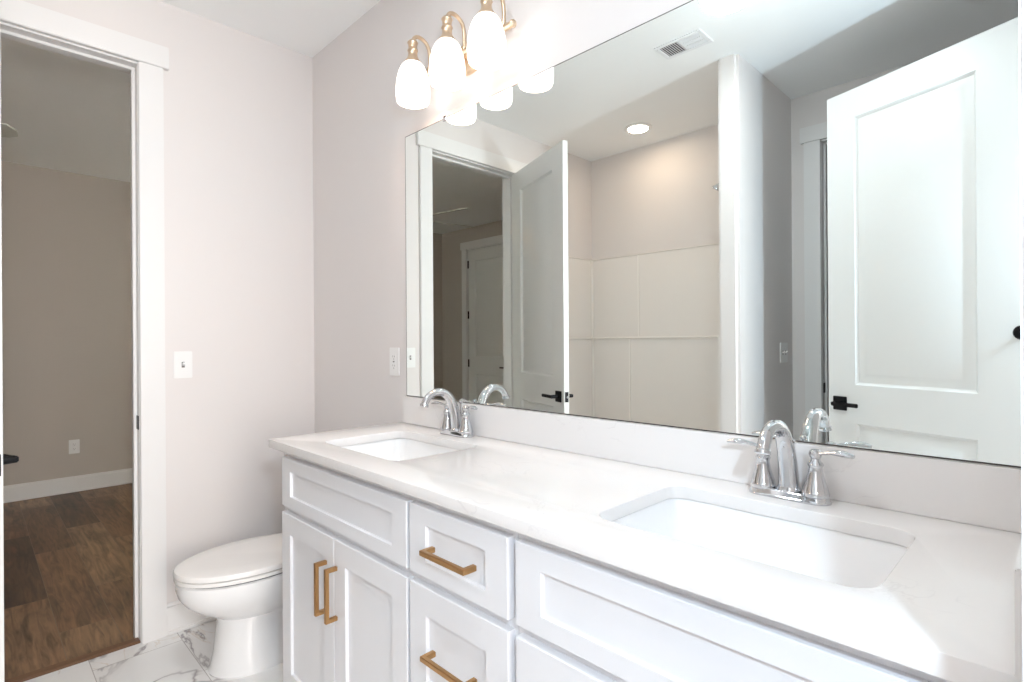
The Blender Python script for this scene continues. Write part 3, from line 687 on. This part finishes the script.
# ------------------------------------------------------------ toilet
TX = 0.447
def oval(yf, yb, hw, hwb, yc, z, n=28, sq=1.0):
    pts = []
    for i in range(n):        # front half, from right side round the front to the left
        a = PI*i/(n-1); pts.append((TX + hw*math.cos(a), yc - (yc-yf)*math.sin(a)**0.92, z))
    m = 8
    for i in range(1, m): t = i/m; s = t*t*(3-2*t); pts.append((TX - (hw+(hwb-hw)*s), yc + (yb-yc)*t, z))
    k = 7
    for i in range(k): t = i/(k-1); pts.append((TX - hwb + 2*hwb*t, yb, z))
    for i in range(m-1, 0, -1): t = i/m; s = t*t*(3-2*t); pts.append((TX + (hw+(hwb-hw)*s), yc + (yb-yc)*t, z))
    return pts
r = empty('toilet', (TX, -0.35, 0)); tag(r, 'white elongated toilet with closed lid between the doorway and the vanity', 'toilet')
b = BM()
seq = [(-0.628, -0.09, 0.124, 0.105, 0.0), (-0.630, -0.09, 0.125, 0.105, 0.006), (-0.622, -0.09, 0.120, 0.10, 0.020), (-0.612, -0.09, 0.112, 0.085, 0.07), (-0.603, -0.09, 0.106, 0.07, 0.14), (-0.598, -0.09, 0.104, 0.07, 0.19),
       (-0.603, -0.07, 0.110, 0.085, 0.208), (-0.628, -0.05, 0.130, 0.10, 0.226), (-0.672, -0.04, 0.152, 0.12, 0.252), (-0.708, -0.03, 0.170, 0.14, 0.285), (-0.730, -0.03, 0.180, 0.16, 0.318), (-0.738, -0.03, 0.184, 0.17, 0.348), (-0.738, -0.03, 0.184, 0.175, 0.368), (-0.730, -0.035, 0.178, 0.17, 0.374)]
loft(b, [oval(yf, yb, hw, hb, -0.42 if z > 0.2 else -0.47, z) for yf, yb, hw, hb, z in seq])
obj('bowl', b, M_CER, r)
b = BM(); loft(b, [oval(yf, -0.27, hw, 0.13, -0.45, z) for yf, hw, z in ((-0.728, 0.178, 0.3745), (-0.728, 0.178, 0.3785))]); obj('seat_gap_shade', b, M_GAP, r)  # dark layer stands in for the shade under the seat
b = BM(); loft(b, [oval(yf, -0.255, hw, 0.135, -0.45, z) for yf, hw, z in ((-0.738, 0.183, 0.379), (-0.742, 0.187, 0.382), (-0.742, 0.187, 0.391), (-0.739, 0.184, 0.3945))]); obj('seat', b, M_SEAT, r)
b = BM(); loft(b, [oval(yf, -0.25, hw, 0.13, -0.45, z) for yf, hw, z in ((-0.732, 0.178, 0.3946), (-0.732, 0.178, 0.3967))]); obj('lid_gap_shade', b, M_GAP, r)  # dark layer stands in for the shade under the lid
b = BM(); loft(b, [oval(yf, -0.245, hw, 0.135, -0.45, z) for yf, hw, z in ((-0.740, 0.185, 0.397), (-0.744, 0.189, 0.400), (-0.744, 0.189, 0.411), (-0.740, 0.185, 0.4175), (-0.728, 0.173, 0.421), (-0.66, 0.12, 0.4235))]); obj('lid', b, M_SEAT, r)
for s in (-1, 1):
    b = BM(); box(b, TX+s*0.075-0.022, TX+s*0.075+0.022, -0.262, -0.222, 0.374, 0.412, 0.008, 3); obj('seat_hinge', b, M_SEAT, r)
b = BM()
tk = lambda hx, y0, y1, z: [(x, y, z) for x, y in rrect(TX, (y0+y1)/2, hx, abs(y1-y0)/2, 0.03)]
loft(b, [tk(0.185, -0.195, -0.03, 0.375), tk(0.195, -0.20, -0.025, 0.40), tk(0.215, -0.212, -0.02, 0.72)]); obj('tank', b, M_CER, r)
b = BM(); loft(b, [tk(0.222, -0.220, -0.016, 0.7205), tk(0.226, -0.224, -0.014, 0.728), tk(0.226, -0.224, -0.014, 0.745), tk(0.220, -0.218, -0.018, 0.752)]); obj('tank_lid', b, M_CER, r)
b = BM(); cyl(b, (TX-0.16, -0.2105, 0.665), 0.012, 0.012, (0, -1, 0), 16, 0.002); tube(b, [(TX-0.16, -0.226, 0.665), (TX-0.13, -0.228, 0.663), (TX-0.09, -0.228, 0.655)], [0.006, 0.0055, 0.007], 12); obj('flush_lever', b, M_CHROME, r)
for s in (-1, 1):
    b = BM(); lathe(b, [(0.013, 0.0), (0.013, 0.006), (0.009, 0.013), (0.0, 0.015)], (TX+s*0.108, -0.30, 0.013), n=16, cap1=False)
    obj('bolt_cap', b, M_CER, r)

# ------------------------------------------------------------ shower alcove
r = empty('tub_surround', (0.73, -2.38, 0)); tag(r, 'glossy off-white shower surround panels with a ledge, seen in the mirror', 'shower surround')
ZS = 1.916; ZL = 1.286; TZ = 0.46
def panel(x0, x1, y0, y1, z0, z1): 
    b = BM(); box(b, x0, x1, y0, y1, z0, z1, 0.004, 2); return obj('panel', b, M_SURR, r)
panel(0.013, 0.4505, YB+0.0005, YB+0.013, ZL, ZS); panel(0.4515, 1.4435, YB+0.0005, YB+0.013, ZL, ZS)
panel(0.013, 0.3785, YB+0.0005, YB+0.030, TZ, ZL-0.0005); panel(0.3795, 1.4435, YB+0.0005, YB+0.030, TZ, ZL-0.0005)
panel(0.0005, 0.0125, YB+0.0135, -1.60, ZL, ZS); panel(0.0005, 0.028, YB+0.0305, -1.60, TZ, ZL-0.0005)
panel(1.4440, 1.4545, YB+0.0135, -1.60, ZL, ZS); panel(1.430, 1.4545, YB+0.0305, -1.60, TZ, ZL-0.0005)
b = BM()
box(b, 0.013, 1.4435, YB+0.024, YB+0.042, ZL-0.016, ZL+0.004, 0.007, 3); box(b, 0.0005, 1.4545, YB+0.0005, YB+0.017, ZS, ZS+0.006, 0.002); box(b, 0.0005, 0.017, YB+0.014, -1.60, ZS, ZS+0.006, 0.002)
box(b, 0.028, 0.036, YB+0.031, -1.60, ZL-0.014, ZL+0.001, 0.003)
obj('ledge', b, M_JOINT_HL, r)  # pale tone paints the light caught on the rounded ledge
b = BM()
box(b, 0.444, 0.458, YB+0.0125, YB+0.0165, ZL+0.004, ZS-0.002, 0.0018); box(b, 0.373, 0.386, YB+0.0295, YB+0.0335, TZ+0.01, ZL-0.016, 0.001)
obj('seam_highlight_strip', b, M_JOINT_HL, r)  # seams drawn pale as painted highlights
b = BM(); tube(b, [(0.0135, YB+0.0145, ZL+0.001), (0.0135, YB+0.0145, ZS+0.004)], 0.011, 12); tube(b, [(0.030, YB+0.032, TZ+0.002), (0.030, YB+0.032, ZL-0.002)], 0.011, 12)
obj('corner_highlight_cove', b, M_JOINT_HL, r)  # corner bead, pale to paint the bright line of the corner
r = empty('bathtub', (0.73, -1.98, 0)); tag(r, 'white alcove bathtub below the shower surround', 'bathtub')
b = BM(); xa, xb, ya, yb = 0.001, 1.454, YB+0.001, -1.60
rc = lambda i, z, rr: [(x, y, z) for x, y in rrect((xa+xb)/2, (ya+yb)/2, (xb-xa)/2-i, (yb-ya)/2-i, rr)]
loft(b, [rc(0.004, 0.0, 0.004), rc(0.004, 0.42, 0.004), rc(0.0, 0.43, 0.004), rc(0.0, TZ-0.006, 0.004), rc(0.004, TZ-0.0005, 0.004), rc(0.07, TZ-0.0005, 0.09), rc(0.085, TZ-0.02, 0.09), rc(0.13, 0.12, 0.12), rc(0.19, 0.08, 0.10)])
obj('tub_shell', b, M_SURR, r)
b = BM(); lathe(b, [(0.0, 0.0), (0.032, 0.0), (0.034, 0.003), (0.02, 0.006), (0.0, 0.006)], (1.22, -1.99, 0.0805), n=24, cap0=False, cap1=False); obj('drain', b, M_CHROME, r)
r = empty('shower_head', (1.454, -1.97, 2.27)); tag(r, 'small chrome shower head high on the shower partition, seen in the mirror', 'shower head')
b = BM(); lathe(b, [(0.0, 0), (0.028, 0.0), (0.026, 0.006), (0.012, 0.01), (0.0, 0.01)], (1.4547, -1.97, 2.255), (-1, 0, 0), 24, False, False); obj('flange', b, M_CHROME, r)
b = BM(); tube(b, bez((1.45, -1.97, 2.255), (1.39, -1.97, 2.27), (1.33, -1.97, 2.255), (1.295, -1.97, 2.215), 12), 0.008, 12); obj('arm', b, M_CHROME, r)
b = BM(); lathe(b, [(0.010, -0.012), (0.012, 0.0), (0.012, 0.012), (0.020, 0.025), (0.032, 0.040), (0.034, 0.050), (0.030, 0.053)], (1.293, -1.97, 2.213), (-0.6, 0, -0.8), 24); obj('spray_head', b, M_CHROME, r)

# ------------------------------------------------------------ bedroom ceiling fan
FX, FY, FZ = -1.50, -1.66, 2.40
r = empty('ceiling_fan', (FX, FY, CZ-0.02)); tag(r, 'pale ceiling fan in the bedroom, blade tips showing through the doorway', 'ceiling fan')
b = BM(); lathe(b, [(0.0, CZ-0.021), (0.07, CZ-0.021), (0.065, CZ-0.05), (0.02, CZ-0.075), (0.013, CZ-0.08), (0.013, FZ+0.09), (0.0, FZ+0.09)], (FX, FY, 0), n=32, cap0=False, cap1=False); obj('downrod', b, M_FAN, r)
b = BM(); lathe(b, [(0.0, FZ+0.10), (0.05, FZ+0.095), (0.10, FZ+0.06), (0.11, FZ+0.01), (0.09, FZ-0.03), (0.0, FZ-0.035)], (FX, FY, 0), n=32, cap0=False, cap1=False); obj('motor_housing', b, M_FAN, r)
b = BM(); lathe(b, [(0.085, FZ-0.036), (0.09, FZ-0.05), (0.075, FZ-0.08), (0.04, FZ-0.095), (0.0, FZ-0.10)], (FX, FY, 0), n=32, cap1=False); obj('light_bowl', b, M_FANL, r)
for k in range(5):
    a = math.radians(62 - 72*k); b = BM()
    out = [(0.10, -0.03), (0.18, -0.055), (0.58, -0.068), (0.63, -0.05), (0.65, 0.0), (0.63, 0.05), (0.58, 0.068), (0.18, 0.055), (0.10, 0.03)]
    loft(b, [[(u, v_, z - v_*0.24) for u, v_ in out] for z in (0.0, 0.007)])
    xf = Matrix.Translation((FX, FY, FZ)) @ Matrix.Rotation(a, 4, 'Z'); obj('blade', b, M_FAN, r, xf=xf)
